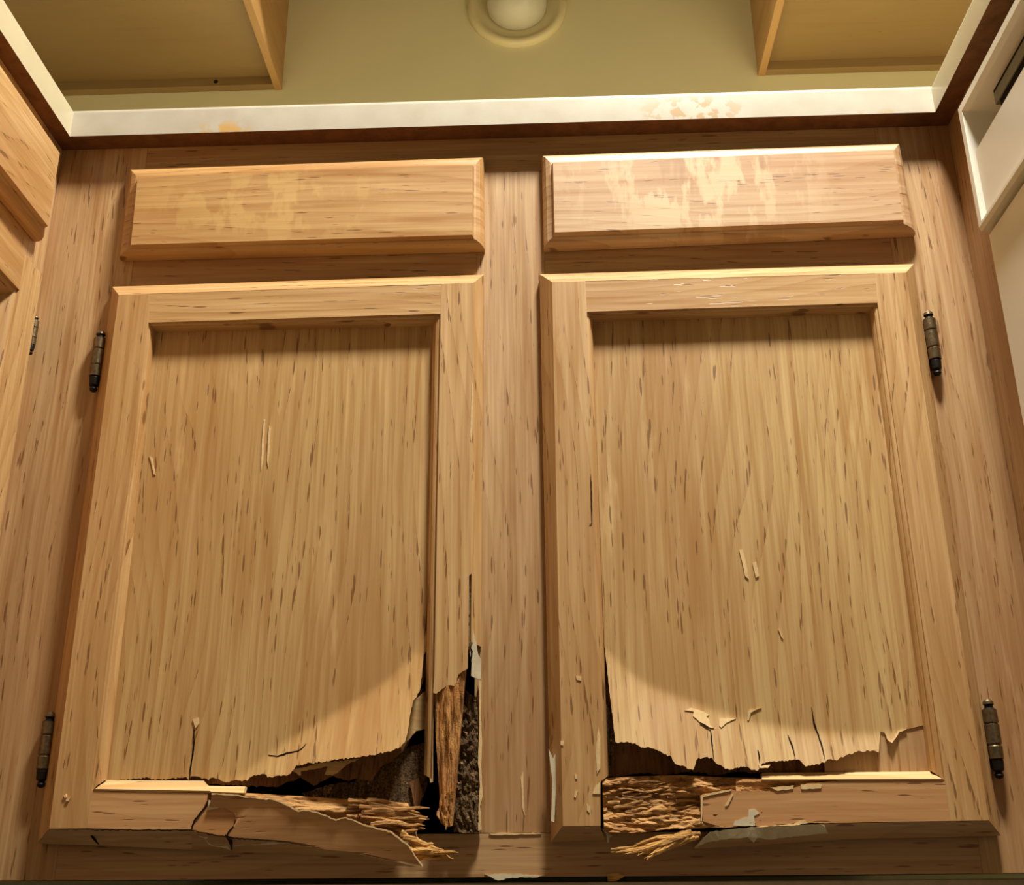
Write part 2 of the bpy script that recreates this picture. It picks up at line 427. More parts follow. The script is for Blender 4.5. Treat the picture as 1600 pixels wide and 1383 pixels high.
def onx(a, b, u):
    """point of the traced line a-b at column u"""
    t = (u-a[0])/(b[0]-a[0]); return (u, a[1]+(b[1]-a[1])*t)
MATS = [oakV, oakH, railM]
def hinge(parent, u0, v0, u1, v1, name='hinge', r=.0065, x=None, y=-.0085):
    top = ip(u0, v0, y=y) if x is None else ip(u0, v0, x=x); bot = ip(u1, v1, y=y) if x is None else ip(u1, v1, x=x)
    cx, cyy = (top.x+bot.x)/2, (top.y+bot.y)/2; z1, z0 = top.z, bot.z; h = z1-z0
    prof = [(0, 'd', .0002), (.02, 'd', .5), (.05, 'd', .62), (.09, 'd', .40), (.11, 'd', .75), (.22, 'd', .85), (.245, 'd', .8),
            (.25, 'b', .95), (.40, 'b', 1), (.415, 'b', .86), (.425, 'b', .86), (.44, 'b', 1), (.67, 'b', 1), (.682, 'b', .86), (.69, 'b', .86), (.70, 'b', 1), (.86, 'b', .98),
            (.885, 'd', .6), (.91, 'd', .55), (.93, 'b', .75), (.965, 'b', .68), (.995, 'b', .35), (1.0, 'b', .0002)]
    seg = 20; mb = MB(); rings = []; n = 0
    for t, m_, k in prof:
        rings.append([Vector((cx+r*k*math.cos(2*math.pi*q/seg), cyy+r*k*math.sin(2*math.pi*q/seg), z0+h*t)) for q in range(seg)])
    for i in range(len(rings)-1): mb.loft([rings[i], rings[i+1]], 0 if prof[i][1] == 'b' and prof[i+1][1] == 'b' else 1)
    if x is None:
        s = -1 if cx < 0 else 1
        mb.plate([(cx-.0012, cyy+.0045, z0+h*.16), (cx+.0012, cyy+.0045, z0+h*.16), (cx+.0012, cyy+.0045, z0+h*.90), (cx-.0012, cyy+.0045, z0+h*.90)], -cyy-.0045, 1)
        a, b = sorted((cx-.0015*s, cx+.0075*s))
        mb.plate([(a, -.0016, z0+h*.14), (b, -.0016, z0+h*.18), (b, -.0016, z0+h*.84), (a, -.0016, z0+h*.90)], .0016, 1)
    return mb.build(name, [brass, brassD], parent, smooth=True)

# ===== left door
LO = [(175.5, 448), (756, 429.5), (748.5, 1310), (58.5, 1318)]; LF = [(185.2, 460.5), (740, 442), (734, 1290), (76.9, 1294.8)]
LI = [(232, 504), (688.5, 490), (674.5, 1230), (143, 1235.5)]; LB = [(243, 519), (676, 509), (662, 1223), (167, 1219)]
O, Fq, I, B = P(LO, -.0085), P(LF, FY), P(LI, FY), P(LB, YB)
ldoor = None
mb = MB()
# rims: left, top, right (cut off by rot)
strip(mb, O[3], O[0], Fq[3], Fq[0], 0); strip(mb, O[0], O[1], Fq[0], Fq[1], 1)
tR = .70; strip(mb, O[1], L(O[1], O[2], tR), Fq[1], L(Fq[1], Fq[2], tR), 0)
def pxl(a, b, t): return lerp2(a, b, t)
# stile faces
jt = onx(LF[0], LF[1], 233.5); jb = onx(LF[3], LF[2], 137)
mb.plate(P([LF[0], jt, LI[0], LI[3], jb, LF[3]], FY), .020, 0)
jt2 = onx(LF[0], LF[1], 689.5)
mb.plate(P([jt, jt2, LI[1], LI[0]], FY+.00015), .020, 1)
# right stile face with ragged torn foot and the split filled with white
rs = dense([(678.5, 1058), (677, 1083), (682, 1084), (690, 1077), (701, 1071), (711, 1072), (716, 1054), (729, 1046)], 3, .9, seed=11)
rsl = [jt2, LF[1]] + [(736.9, 896)] + [(732.8, 900), (731.5, 1000), (730.5, 1044)] + rs[::-1] + [LI[1]]
mb.plate(P(rsl, FY), .0035, 0)
mb.plate(P([jt2, LF[1], (736.9, 896), (733, 1010), (700, 1015), (678, 1010), LI[1]], FY+.0035), .0145, 0)
# lower rail, sound part at the left
railL = [(143, 1236), (325, 1239.5), (323, 1252), (318, 1262), (303, 1282), (298, 1296), (220, 1296.5), jb]
mb.plate(P(dense(railL, 8, 0), FY+.00015), .017, 2)
bead(mb, I[0], I[1], B[0], B[1], 1); bead(mb, I[3], I[0], B[3], B[0], 0)
bead(mb, I[1], L(I[1], I[2], .985), B[1], L(B[1], B[2], .985), 0)
ldoor = mb.build('door', MATS, cab, tri=True); ldoor['label'] = 'left door, rotted through at its lower right corner'
# lower rim in two broken lengths
def ruled(name, top, bot, ytop, ybot, mats, parent, n=60, mid=.0, thick=.004, jit=0, seed=1):
    ts = [i/n for i in range(n+1)]; A = along(top, ts); Bq = along(bot, ts)
    def yf(u, v, s, t): return ytop + (ybot-ytop)*t - mid*math.sin(math.pi*t)
    return sheet(name, A, Bq, 6, yf, thick, mats, parent, smooth=False)
ruled('rim_moulding', [(76.9, 1295), (160, 1295.5), (296, 1298)], [(58.5, 1318), (156, 1321), (359, 1331)], FY, -.0085, frH, ldoor, mid=.002)
ruled('rim_moulding', [(299, 1298.5), (351.6, 1308), (366, 1310.5), (447, 1316), (492, 1324.5), (560, 1334), (606, 1344), (646, 1353)],
      [(300, 1328), (360, 1330.5), (453, 1335.5), (560, 1344), (607, 1352), (650, 1355)], FY-.001, -.010, frH, ldoor, mid=.002)
# white filler showing through
def chip(px, y, mat, par, step=4, jag=.8, seed=0, th=.0012, name='exposed_filler'):
    m_ = MB(); m_.plate(P(dense(px+[px[0]], step, jag, seed=seed)[:-1], y), th); return m_.build(name, mat, par, tri=True)
def on_rim(top, bot, yb=-.0085):
    def f(u, v):
        t = max(0, min(1, (v-top(u))/(bot(u)-top(u)))); return FY+(yb-FY)*t-.002*math.sin(math.pi*t)-.0016
    return f
rimL = on_rim(lambda u: 1298+(u-299)*.14 if u < 366 else 1308.5+(u-366)*.08, lambda u: 1328+(u-300)*.06)
rimR = on_rim(lambda u: 1297-(u-1137)*.065, lambda u: 1325-(u-1090)*.06, -.019)
chip([(304, 1305), (330, 1309), (350, 1312), (360, 1329), (345, 1324), (326, 1320), (321, 1311)], rimL, primer, ldoor, seed=21)
chip([(364, 1314), (400, 1315.5), (447, 1317), (420, 1320), (402, 1321), (385, 1318.5), (365, 1323)], rimL, primer, ldoor, seed=22)
chip([(300, 1298.2), (330, 1304), (351, 1307.5), (357, 1300), (365, 1290), (368, 1275), (362, 1263), (335, 1262), (324, 1260), (305, 1283)], FY-.0004, railM, ldoor, 5, .4, 23, .0025, 'loose_veneer')
chip([(326, 1250), (340, 1258), (341, 1263), (324, 1266)], FY-.0012, primer, ldoor, 4, .6, 24)
# crack lines (narrow dark splits)
def crack(px, y, wdt, par, seed=0, name='crack'):
    d = dense(px, 4, .8, seed=seed); n = len(d); a = []; b_ = []
    for i, (u, v) in enumerate(d):
        q = d[min(n-1, i+1)]; p_ = d[max(0, i-1)]; dx, dy = q[0]-p_[0], q[1]-p_[1]; l = math.hypot(dx, dy) or 1
        w_ = wdt*(math.sin(math.pi*(i+.3)/(n-.4))**.6 if n > 2 else 1)*random.Random(seed+i).uniform(.6, 1.2)/2
        a.append((u-dy/l*w_, v+dx/l*w_)); b_.append((u+dy/l*w_, v-dx/l*w_))
    m_ = MB(); m_.plate(P(a+b_[::-1], y), .0006); return m_.build(name, dwK, par, tri=True)
# big split veneer of the bottom rail, hanging forward and down
VU = [(331, 1239.4), (367, 1241.6), (403.6, 1247), (429.7, 1249), (449, 1258), (466.6, 1266.5), (475, 1264.4), (497, 1268.7), (525, 1280.6), (541, 1277), (567.7, 1288), (611, 1299), (622, 1307.8), (639, 1320.8), (648, 1336), (661, 1353)]
VL = [(327, 1262), (352, 1263), (368, 1272), (366, 1290), (358, 1300), (352, 1305), (366, 1308.5), (447, 1314), (475, 1318), (492, 1323), (508, 1327.5), (560, 1332), (606.8, 1342), (650, 1351), (661, 1354)]
n = 110; ts = [i/n for i in range(n+1)]
A = along(VU, ts); Bq = along(VL, ts)
rj = random.Random(3); A = [(u, v+rj.uniform(-.8, .8)) for u, v in A]
def vy(u, v, s, t): return FY-.001 - .014*max(0, (u-380)/280)**1.3 - .0045*(1-t)
sheet('loose_veneer', A, Bq, 8, vy, .0016, railM, ldoor, edge=edgeM)['label'] = 'long split strip of face veneer sagging off the rail'
te = dense(VU, 4, .9, seed=61)
chip(te + [(u-.8, v+1.9+random.Random(int(u)).uniform(-.6, .6)) for u, v in te[::-1]], lambda u, v: vy(u, v, 0, 0)-.0012, edgeM, ldoor, 6, 0, 62, .0012, 'torn_edge')
crack([(298, 1296), (303, 1283), (318, 1264), (325, 1255)], FY-.0016, 2.4, ldoor, 31)
crack([(80, 1296.3), (200, 1297), (298, 1297.5), (352, 1307.5), (366, 1310), (446, 1315.5), (492, 1324)], FY-.0022, 2.0, ldoor, 32)
crack([(352, 1308), (357, 1300), (366, 1290), (368, 1280)], FY-.002, 2.6, ldoor, 33)
crack([(352, 1304), (360, 1314), (362, 1328)], -.027, 6.0, ldoor, 34)
crack([(139, 1300), (148, 1312), (155, 1320)], -.021, 4.0, ldoor, 35)
# inner bead of the lower rail, broken into two pale lengths
def mould(name, a0, a1, b0, b1, y0, y1, mat, par, n=30, seed=0, jend=2):
    """pale moulding between an upper and a lower traced line"""
    ts = [i/n for i in range(n+1)]
    A = [lerp2(a0, a1, t) for t in ts]; Bq = [lerp2(b0, b1, t) for t in ts]
    pr = [(0, y0), (.25, y0-.002), (.45, (y0+y1)/2), (.5, (y0+y1)/2-.002), (.8, y1-.001), (1, y1)]
    def yf(u, v, s, t):
        for (t0, c0), (t1, c1) in zip(pr[:-1], pr[1:]):
            if t <= t1+1e-6: return c0+(c1-c0)*(t-t0)/(t1-t0)
        return y1
    return sheet(name, A, Bq, 12, yf, .008, mat, par, smooth=False)
mould('inner_bead', (167, 1219), (318, 1220), (145, 1235.5), (331, 1239), -.0125, FY, paleH, ldoor)
mould('inner_bead', (322, 1228), (383, 1229), (330, 1239), (380, 1241), -.018, FY, paleH, ldoor)
# fibrous core of the broken lower rail
def fib(seed, amp, k=(30, 220), ax=0):
    def f(p, s, t):
        q = Vector((p.x*(k[0] if ax == 0 else k[1]), seed*3.7, p.z*(k[1] if ax == 0 else k[0])))
        d = noise.fractal(q, .9, 2.1, 4)
        return Vector((0, -amp*d, 0))
    return f
def core(name, top, bot, n, nv, yf, th, mat, par, seed, amp, k=(30, 220), ax=0, jagend=6):
    ts = [i/n for i in range(n+1)]; A = along(top, ts); Bq = along(bot, ts)
    return sheet(name, A, Bq, nv, yf, th, mat, par, rough=fib(seed, amp, k, ax), smooth=False)
def flaky(top, bot, u_end, seed, reach, lanes=7):
    """turns the right end of a core into uneven fingers"""
    pass
core('rotten_core', [(368, 1238), (470, 1244), (560, 1250), (637, 1255)], [(368, 1262), (470, 1276), (560, 1287), (642, 1279)], 120, 30, lambda u, v, s, t: -.0185-.007*min(1, t*2.2)+.006*max(0, t-.6), .010, rotH, ldoor, 1, .0040, (22, 120))
core('rotten_core', [(540, 1268), (600, 1266), (640, 1266)], [(545, 1284), (600, 1296), (636, 1290)], 70, 18, lambda u, v, s, t: -.026, .008, rotH, ldoor, 2, .003)
core('rotten_core', [(560, 1286), (620, 1288), (648, 1291)], [(600, 1300), (630, 1312), (650, 1310)], 60, 16, lambda u, v, s, t: -.024, .010, rotH, ldoor, 3, .003)
def splinters(name, lst, y, mat, par, seed=0):
    """broken wood fibres: tapered, kinked slivers (u0,v0,u1,v1,width px,dy)"""
    rnd = random.Random(seed); mb_ = MB()
    for (u0, v0, u1, v1, wd, dy) in lst:
        a = ip(u0, v0, y=y); b_ = ip(u1, v1, y=y+dy); r0 = wd*.00031; n_ = 9; rings = []
        ax = (b_-a).normalized(); s1 = ax.cross(Vector((0, 1, 0))).normalized(); s2 = ax.cross(s1).normalized()
        ph = rnd.uniform(0, 9)
        for i in range(n_+1):
            t = i/n_; c_ = L(a, b_, t) + s1*(r0*.7*math.sin(ph+t*5)) + s2*(r0*.5*math.cos(ph+t*4))
            r = r0*(1-.55*t**2)*rnd.uniform(.8, 1.15)*(1 if i < n_ else .45)
            rings.append([c_ + s1*(r*math.cos(k*math.pi/3+ph)*rnd.uniform(.75, 1.2)) + s2*(r*.7*math.sin(k*math.pi/3+ph)) for k in range(6)])
        mb_.loft(rings); mb_.quad(rings[0]); mb_.quad(rings[-1])
    return mb_.build(name, mat, par)
rnd = random.Random(9); ls = []
for i in range(15):
    v = 1262+i*2.2; ls.append((585+rnd.uniform(-25, 10), v-3, 664+rnd.uniform(-14, 10), v+rnd.uniform(1, 7), rnd.uniform(5, 9), rnd.uniform(-.004, .002)))
splinters('splinter', ls, -.0275, rotH, ldoor, 4)
ls = []
for i in range(10):
    ls.append((570+rnd.uniform(-30, 20), 1252+i*1.0, 636+rnd.uniform(-8, 8), 1256+i*2.1, rnd.uniform(5, 8), -.001))
splinters('splinter', ls, -.026, rotH, ldoor, 5)
ls = [(630, 1312, 706, 1330, 9, -.004), (640, 1320, 716, 1337, 10, -.006), (638, 1328, 705, 1342, 9, -.004), (645, 1334, 708, 1345, 7, -.003), (650, 1313, 676, 1322, 8, 0), (625, 1306, 664, 1322, 10, 0), (640, 1340, 690, 1341, 7, 0), (660, 1325, 700, 1341, 9, -.005), (636, 1322, 678, 1336, 12, -.003)]
splinters('splinter', ls, -.036, splinM, ldoor, 6)
# decayed stile
core('rotten_core', [(676, 1060), (700, 1060), (728, 1042)][::1], [(689, 1287), (700, 1292), (707, 1290)], 50, 90, lambda u, v, s, t: -.0225+.004*t-.003*math.sin(math.pi*s), .008, rotV, ldoor, 4, .0022, (22, 260), 2)['label'] = 'orange-brown decayed stile'
core('rotten_core', [(722, 1072), (735, 1085), (746, 1090)], [(708, 1298), (726, 1302), (748, 1300)], 46, 90, lambda u, v, s, t: -.009-.004*math.sin(math.pi*s), .006, rotD, ldoor, 5, .0035, (160, 240), 2)['label'] = 'dark crumbling granular wood'
ls = [(u, 1255+rnd.uniform(-20, 5), u+rnd.uniform(-4, 3), 1293+rnd.uniform(-14, 4), rnd.uniform(4, 8), 0) for u in (690, 693, 696, 699, 702, 705, 688, 700)]
splinters('splinter', ls, -.0225, rotV, ldoor, 7)
ls = [(u, 1265+rnd.uniform(-20, 5), u+rnd.uniform(-4, 5), 1297+rnd.uniform(-10, 4), rnd.uniform(4, 8), 0) for u in (714, 719, 724, 729, 734, 739, 744, 716, 727)]
splinters('splinter', ls, -.0125, rotD, ldoor, 8)
# white filler in the split and ragged rim below it
chip([(734, 897), (736, 920), (739, 980), (744, 1005), (747, 1022), (751, 1030), (751.5, 1062), (747, 1061), (736, 1056), (737, 1035), (734, 1020), (732, 990), (732.5, 930)], -.0225, primer, ldoor, 5, .9, 41, .003)
chip([(737.5, 598), (738.8, 600), (738.5, 660), (736, 690), (734.5, 680), (736, 640)], -.0265, edgeM, ldoor, 6, .3, 42, .001, 'loose_veneer')
crack([(733, 1005), (737, 1018), (736, 1034)], -.0262, 3.5, ldoor, 43)
chip([(748, 1062), (752, 1064), (751, 1120), (753, 1160), (751.5, 1200), (754, 1245), (750, 1260), (752, 1297), (746, 1298), (748, 1255), (750, 1225), (747, 1190), (749, 1130)], -.0085, edgeM, ldoor, 5, .8, 44, .006, 'torn_edge')
# split remains of the bead
chip([(669, 1076), (676, 1076), (677, 1130), (676, 1222), (672, 1223), (668, 1150)], -.020, oakV, ldoor, 6, .5, 45, .004, 'inner_bead')

# left panel: face veneer peeling forward along its foot
def arc_d(arc, u, v):
    """signed distance below/inside the bend line, px"""
    best = 1e9; sg = 1
    for a, b in zip(arc[:-1], arc[1:]):
        dx, dy = b[0]-a[0], b[1]-a[1]; t = max(0, min(1, ((u-a[0])*dx+(v-a[1])*dy)/(dx*dx+dy*dy)))
        px, py = a[0]+dx*t, a[1]+dy*t; d = math.hypot(u-px, v-py)
        if d < best: best = d; sg = 1 if dx*(v-py)-dy*(u-px) > 0 else -1
    return best*sg
def fillet(d, w=14):
    return max(0.0, d)-w*.5*(1-math.exp(-max(0, d)/(w*.5))) if d > 0 else 0
arcL = [(330, 1245), (400, 1190), (440, 1160), (500, 1124), (560, 1090), (610, 1056), (645, 1018), (668, 960), (676, 880)]
def yL(u, v, s, t):
    d = arc_d(arcL, u, v); w_ = .00035*noise.noise(Vector((u*.012, v*.004, 1)))
    lip = .0016*max(0, min(1, (v-1150)/70))*max(0, noise.noise(Vector((u*.03, 4, 0)))+.2) if u < 420 else 0
    return YP - fillet(d)*.00066*.50 + w_ - lip
edgeL = [(167, 1219), (178, 1220), (192, 1218.6), (212, 1217), (230.6, 1215), (242, 1219), (253, 1218.6), (266, 1217), (280, 1215.6), (291, 1214), (294.6, 1219), (299, 1213), (306, 1213), (318, 1216), (325.6, 1219), (331, 1215), (338.6, 1216.6), (348, 1221), (355, 1222), (366, 1219), (375.4, 1219.5), (386, 1220), (392, 1214), (397, 1211), (406, 1211), (414.5, 1210), (418, 1215), (434, 1212), (451, 1210), (458, 1204), (464, 1196), (475, 1194), (486, 1192), (520, 1188), (560, 1183), (590, 1178), (613, 1173), (624, 1168), (632, 1161), (634, 1154), (636, 1148), (638.5, 1135), (642.5, 1106), (648, 1092), (655.6, 1080), (659, 1055), (662.5, 1010), (664.5, 960), (666, 925)]
dB = mono(dense(edgeL, 2.4, 1.7, seed=14))
u0, u1 = dB[0][0], dB[-1][0]
A = [lerp2(LB[0], LB[1], (p[0]-u0)/(u1-u0)) for p in dB]
sheet('veneer_panel', A, dB, 90, yL, .0009, veneer, ldoor, gamma=.75, edge=edgeM)['label'] = 'flat door panel whose face veneer is curling off at the foot'
# inner plies behind it
def substrate(Bc, foot, par):
    T = [lerp2(Bc[0], Bc[1], -.02), lerp2(Bc[0], Bc[1], 1.02)]
    m_ = MB(); m_.plate(P([(T[0][0], T[0][1]-4), (T[1][0], T[1][1]-4)] + foot, -.0095), .0015); return m_.build('panel_core', plyD, par, tri=True)
substrate(LB, [(672, 1040), (655, 1080), (600, 1110), (500, 1140), (420, 1190), (290, 1195), (163, 1200)], ldoor)
def ply(px, y, mat, par, seed, th=.0012, label=None, step=4, jag=1.4):
    o_ = chip(px, y, mat, par, step, jag, seed, th, 'inner_ply')
    if label: o_['label'] = label
    return o_
ply([(163, 1180), (294, 1170), (420, 1170), (560, 1160), (662, 1075), (664, 1138), (652, 1141), (645, 1148), (638, 1162), (632, 1172), (610, 1190), (595, 1198), (580, 1222), (560, 1216), (545, 1221), (520, 1212), (490, 1228), (470, 1215), (430, 1230), (380, 1228), (300, 1224), (163, 1221)], -.0070, plyD, ldoor, 51)
ply([(610, 1120), (664, 1080), (664, 1138), (650, 1142), (636, 1158), (628, 1176)], -.0095, paleH, ldoor, 52, .001)
ply([(560, 1190), (620, 1172), (664, 1160), (668, 1225), (660, 1250), (640, 1262), (560, 1252), (480, 1248), (470, 1240), (520, 1225), (555, 1222)], -.0035, rotD, ldoor, 53, .002)
ply([(451, 1204), (500, 1192), (560, 1186), (545, 1193), (530, 1205), (520, 1212), (507, 1210), (512, 1198), (470, 1205), (470, 1212)], -.0215, paleH, ldoor, 54, .0008)
ply([(640, 1222), (654, 1215), (660, 1240), (654, 1265), (648, 1262)], -.006, plyD, ldoor, 55)
chip([(301, 1124), (309, 1121), (311, 1130), (305, 1138)], lambda u, v: yL(u, v, 0, 0)-.0012, edgeM, ldoor, 4, .6, 56, .001, 'veneer_flake')
crack([(419, 1179.5), (434, 1181.5), (452, 1176), (465, 1173.5), (471, 1170), (478, 1162)], lambda u, v: yL(u, v, 0, 0)-.0006, 2.2, ldoor, 57)
chip([(99, 1243), (103, 1241), (104, 1246), (101, 1247)], -.0275, edgeM, ldoor, 3, .5, 58, .0015, 'veneer_flake'); chip([(103, 1249), (110, 1246), (107, 1252), (103, 1252)], -.0275, edgeM, ldoor, 3, .5, 59, .0015, 'veneer_flake')
# pale scraped marks
for k, q in enumerate([[(233, 712), (238, 716), (243, 742), (240, 741), (236, 722)], [(412, 655), (414, 655), (411, 720), (408, 735), (409, 690)], [(420, 665), (423, 667), (419, 730), (417, 720)], [(662, 1010), (666, 985), (667, 1015), (661, 1025), (656, 1030)]]):
    chip(q, -.0125, edgeM, ldoor, 5, .6, 60+k, .0008, 'veneer_flake')
for k, q in enumerate([[(296, 1220), (297.5, 1200), (301, 1180), (303, 1160), (303, 1140)]]): crack(q, lambda u, v: yL(u, v, 0, 0)-.0006, 2.4, ldoor, 130+k)
hinge(ldoor, 155, 517, 148.5, 613); hinge(ldoor, 77.5, 1112, 65.5, 1232)

# ===== right door
RO = [(843, 428.7), (1427.8, 412.6), (1563.5, 1305.7), (861, 1316)]; RF = [(862.6, 440.7), (1415.5, 425.9), (1545.2, 1282), (879.5, 1291)]
RI = [(917, 487), (1371, 473), (1476, 1219), (939, 1221)]; RB = [(925.5, 503), (1358, 490), (1452, 1205), (951, 1212)]
O, Fq, I, B = P(RO, -.0085), P(RF, FY), P(RI, FY), P(RB, YB)
mb = MB()
strip(mb, O[3], O[0], Fq[3], Fq[0], 0); strip(mb, O[0], O[1], Fq[0], Fq[1], 1); strip(mb, O[1], O[2], Fq[1], Fq[2], 0)
jt = onx(RF[0], RF[1], 914.5); jt2 = onx(RF[0], RF[1], 1368)
mb.plate(P([RF[0], jt, RI[0], RI[3], (938, 1224), (938.5, 1290.5), RF[3]], FY), .020, 0)
mb.plate(P([jt, jt2, RI[1], RI[0]], FY+.00015), .020, 1)
jb = onx(RF[3], RF[2], 1484)
mb.plate(P([jt2, RF[1], RF[2], jb, RI[2], RI[1]], FY), .020, 0)
up = [(1094, 1243), (1100, 1240), (1115, 1238), (1142.5, 1233), (1150, 1236), (1190, 1235.5), (1197.5, 1236.5), (1240, 1231), (1262, 1224), (1290, 1221.5), (1310, 1220.5)]
lo_ = [(1310, 1286), (1262, 1286), (1255, 1282), (1235, 1287), (1200, 1290), (1190, 1293), (1182, 1291), (1178, 1283), (1160, 1288), (1150, 1292), (1132, 1294), (1116, 1289), (1098.5, 1283), (1096, 1262)]
rl = dense(up, 4, .7, seed=71) + [RI[2], jb, (1400, 1284)] + dense(lo_, 4, .5, seed=72)
mb.plate(P(rl, FY+.00015), .004, 2)
mb.plate(P([(1290, 1222), RI[2], jb, (1290, 1284)], FY+.0042), .013, 2)
bead(mb, I[0], I[1], B[0], B[1], 1); bead(mb, I[3], I[0], B[3], B[0], 0); bead(mb, I[1], I[2], B[1], B[2], 0)
rdoor = mb.build('door', MATS, cab, tri=True); rdoor['label'] = 'right door, lower rail rotted at its left end'
ruled('rim_moulding', [(879.5, 1291.5), (900, 1291), (938, 1291)], [(862, 1315.5), (900, 1314), (945, 1312)], FY, -.0085, frH, rdoor, n=12, mid=.002)
ruled('rim_moulding', [(1137, 1297), (1200, 1292), (1291, 1287), (1400, 1285), (1545, 1282)], [(1085, 1326), (1170, 1322), (1236, 1317), (1335, 1311), (1563, 1305.7)], FY, -.0085, frH, rdoor, n=60, mid=.002)
ruled('rim_moulding', [(1100, 1308), (1120, 1300), (1137, 1297)], [(1084, 1325), (1087, 1326), (1090, 1326)], FY, -.0085, frH, rdoor, n=10, mid=.001)
mould('inner_bead', (1190, 1208), (1452, 1205.5), (1191, 1220), (1476, 1219.3), -.0125, FY, paleH, rdoor)
core('rotten_core', [(941, 1217), (1000, 1213), (1060, 1212), (1190, 1216)], [(944, 1300), (990, 1302), (1040, 1296), (1190, 1290)], 150, 60, lambda u, v, s, t: -.0185-.006*t, .010, rotH, rdoor, 6, .0075, (30, 95), 0)['label'] = 'brown fibrous rotten core of the rail'
core('rotten_core', [(1150, 1217), (1230, 1220), (1300, 1222)], [(1150, 1240), (1230, 1238), (1300, 1232)], 60, 14, lambda u, v, s, t: -.0225, .006, rotH, rdoor, 7, .002, (45, 220), 0)
rnd = random.Random(12); ls = []
for i in range(26):
    u_ = 948+rnd.uniform(0, 60); v_ = 1222+i*2.9; ls.append((u_, v_, u_+rnd.uniform(25, 75), v_+rnd.uniform(-5, 4), rnd.uniform(3.5, 7), rnd.uniform(-.002, .002)))
for i in range(12):
    u_ = 1020+rnd.uniform(0, 40); v_ = 1232+i*5; ls.append((u_, v_, u_+rnd.uniform(25, 60), v_+rnd.uniform(-4, 4), rnd.uniform(3, 5), rnd.uniform(-.002, .002)))
splinters('splinter', ls, -.021, rotH, rdoor, 9)
ls = []
for i in range(17):
    t = i/16; ls.append((1092-20*t+rnd.uniform(-15, 5), 1304+6*t, 952+60*t+rnd.uniform(-4, 14), 1331+t*11+rnd.uniform(-3, 3), rnd.uniform(5, 8.5), rnd.uniform(-.006, .001)))
ls += [(1060, 1306, 990, 1318, 7, -.002), (1080, 1302, 1020, 1310, 6, -.002), (1094, 1300, 1050, 1306, 7, 0)]
o = splinters('splinter', ls, -.026, splinM, rdoor, 10); o['label'] = 'bundle of pale splinters torn from the lower rim'
chip([(940, 1294), (950, 1302), (957, 1306), (952, 1309), (951, 1317), (949, 1317), (948, 1306)], -.012, primer, rdoor, 4, .7, 73)
chip([(1110, 1300), (1130, 1297), (1178, 1292), (1230, 1290), (1288, 1289), (1294, 1303), (1252, 1306), (1230, 1308), (1206, 1312), (1184, 1309), (1178, 1317), (1168, 1308), (1130, 1312), (1100, 1318), (1086, 1324)], rimR, primer, rdoor, 5, 1, 74)
chip([(1170, 1265), (1180, 1264), (1187, 1271), (1178, 1275), (1180, 1290), (1165, 1291), (1146, 1290), (1148, 1283), (1169, 1277)], FY-.0005, primer, rdoor, 4, .7, 75)
for k, q in enumerate([[(1203, 1231), (1217, 1229), (1240, 1227), (1239, 1233), (1215, 1236)], [(1251, 1226), (1284, 1226), (1283, 1232), (1252, 1233)], [(1143, 1241), (1146, 1242), (1137, 1259), (1133, 1260)], [(1095, 1243), (1142, 1233), (1143, 1235.5), (1098, 1245.5), (1097, 1283), (1095, 1283)], [(1182, 1292), (1240, 1287), (1256, 1281), (1262, 1286), (1240, 1290), (1200, 1294), (1186, 1295)],
    [(900, 1056), (908, 1057), (908, 1064), (901, 1062)], [(876, 1158), (881, 1158), (880, 1165), (876, 1164)], [(898, 1236), (903, 1236), (900, 1247), (897, 1245)], [(917, 1255), (922, 1262), (921, 1270), (917, 1266)], [(930, 1228), (938, 1222), (938, 1241), (926, 1240)], [(934, 1135), (938, 1150), (938, 1200), (933, 1210), (931, 1180)], [(898, 1210), (902, 1210), (902, 1217), (899, 1217)]]):
    chip(q, FY-.0007, edgeM, rdoor, 4, .7, 80+k, .0008, 'veneer_flake')
chip([(857, 1170), (864, 1185), (871, 1172), (870, 1210), (866, 1285), (861, 1283), (863, 1220)], -.0175, primer, rdoor, 4, .6, 95, .002)

arcR = [(946, 1010), (952, 1015), (985, 1048), (1010, 1065), (1040, 1078), (1080, 1092), (1120, 1108), (1180, 1126), (1250, 1138), (1320, 1143), (1374, 1143), (1420, 1139)]
def yR(u, v, s, t):
    d = arc_d(arcR, u, v); w_ = .00035*noise.noise(Vector((u*.012, v*.004, 7)))
    k = .29 if u < 1110 else .29+.03*min(1, (u-1110)/200)
    return YP - fillet(d, 12)*.00066*k + w_
edgeR = [(944.5, 1012), (948, 1040), (953, 1090), (958, 1130), (961.5, 1159), (973, 1160), (985.8, 1160), (995, 1164), (1004, 1168), (1013, 1167), (1022, 1170), (1036, 1177), (1049.5, 1183), (1055.6, 1193.8), (1066, 1196), (1073.8, 1201.4), (1083, 1203), (1086, 1196), (1088, 1188), (1091, 1184.5), (1100, 1183.5), (1113, 1184), (1117, 1190), (1123, 1195), (1131, 1199), (1139.8, 1203), (1150, 1200), (1161.8, 1197.5), (1172, 1201), (1183.8, 1204.4), (1188, 1196), (1192, 1192), (1215, 1190), (1241, 1186.5), (1245, 1187), (1252, 1190), (1258, 1197.5), (1269, 1194.8), (1278, 1194), (1288, 1192), (1293.8, 1186.5), (1301, 1188), (1310, 1186.5), (1322, 1180), (1335, 1175.5), (1345, 1174), (1357, 1172.8), (1366, 1173), (1373, 1176), (1374, 1160), (1375.5, 1142.5), (1381, 1144), (1387, 1156), (1394, 1161.5), (1400, 1152), (1403.8, 1145), (1410, 1143), (1419, 1139)]
dB = mono(dense(edgeR, 2.4, 1.7, seed=15))
tb = lerp2(RB[1], RB[2], .90)  # the right-hand edge stays glued
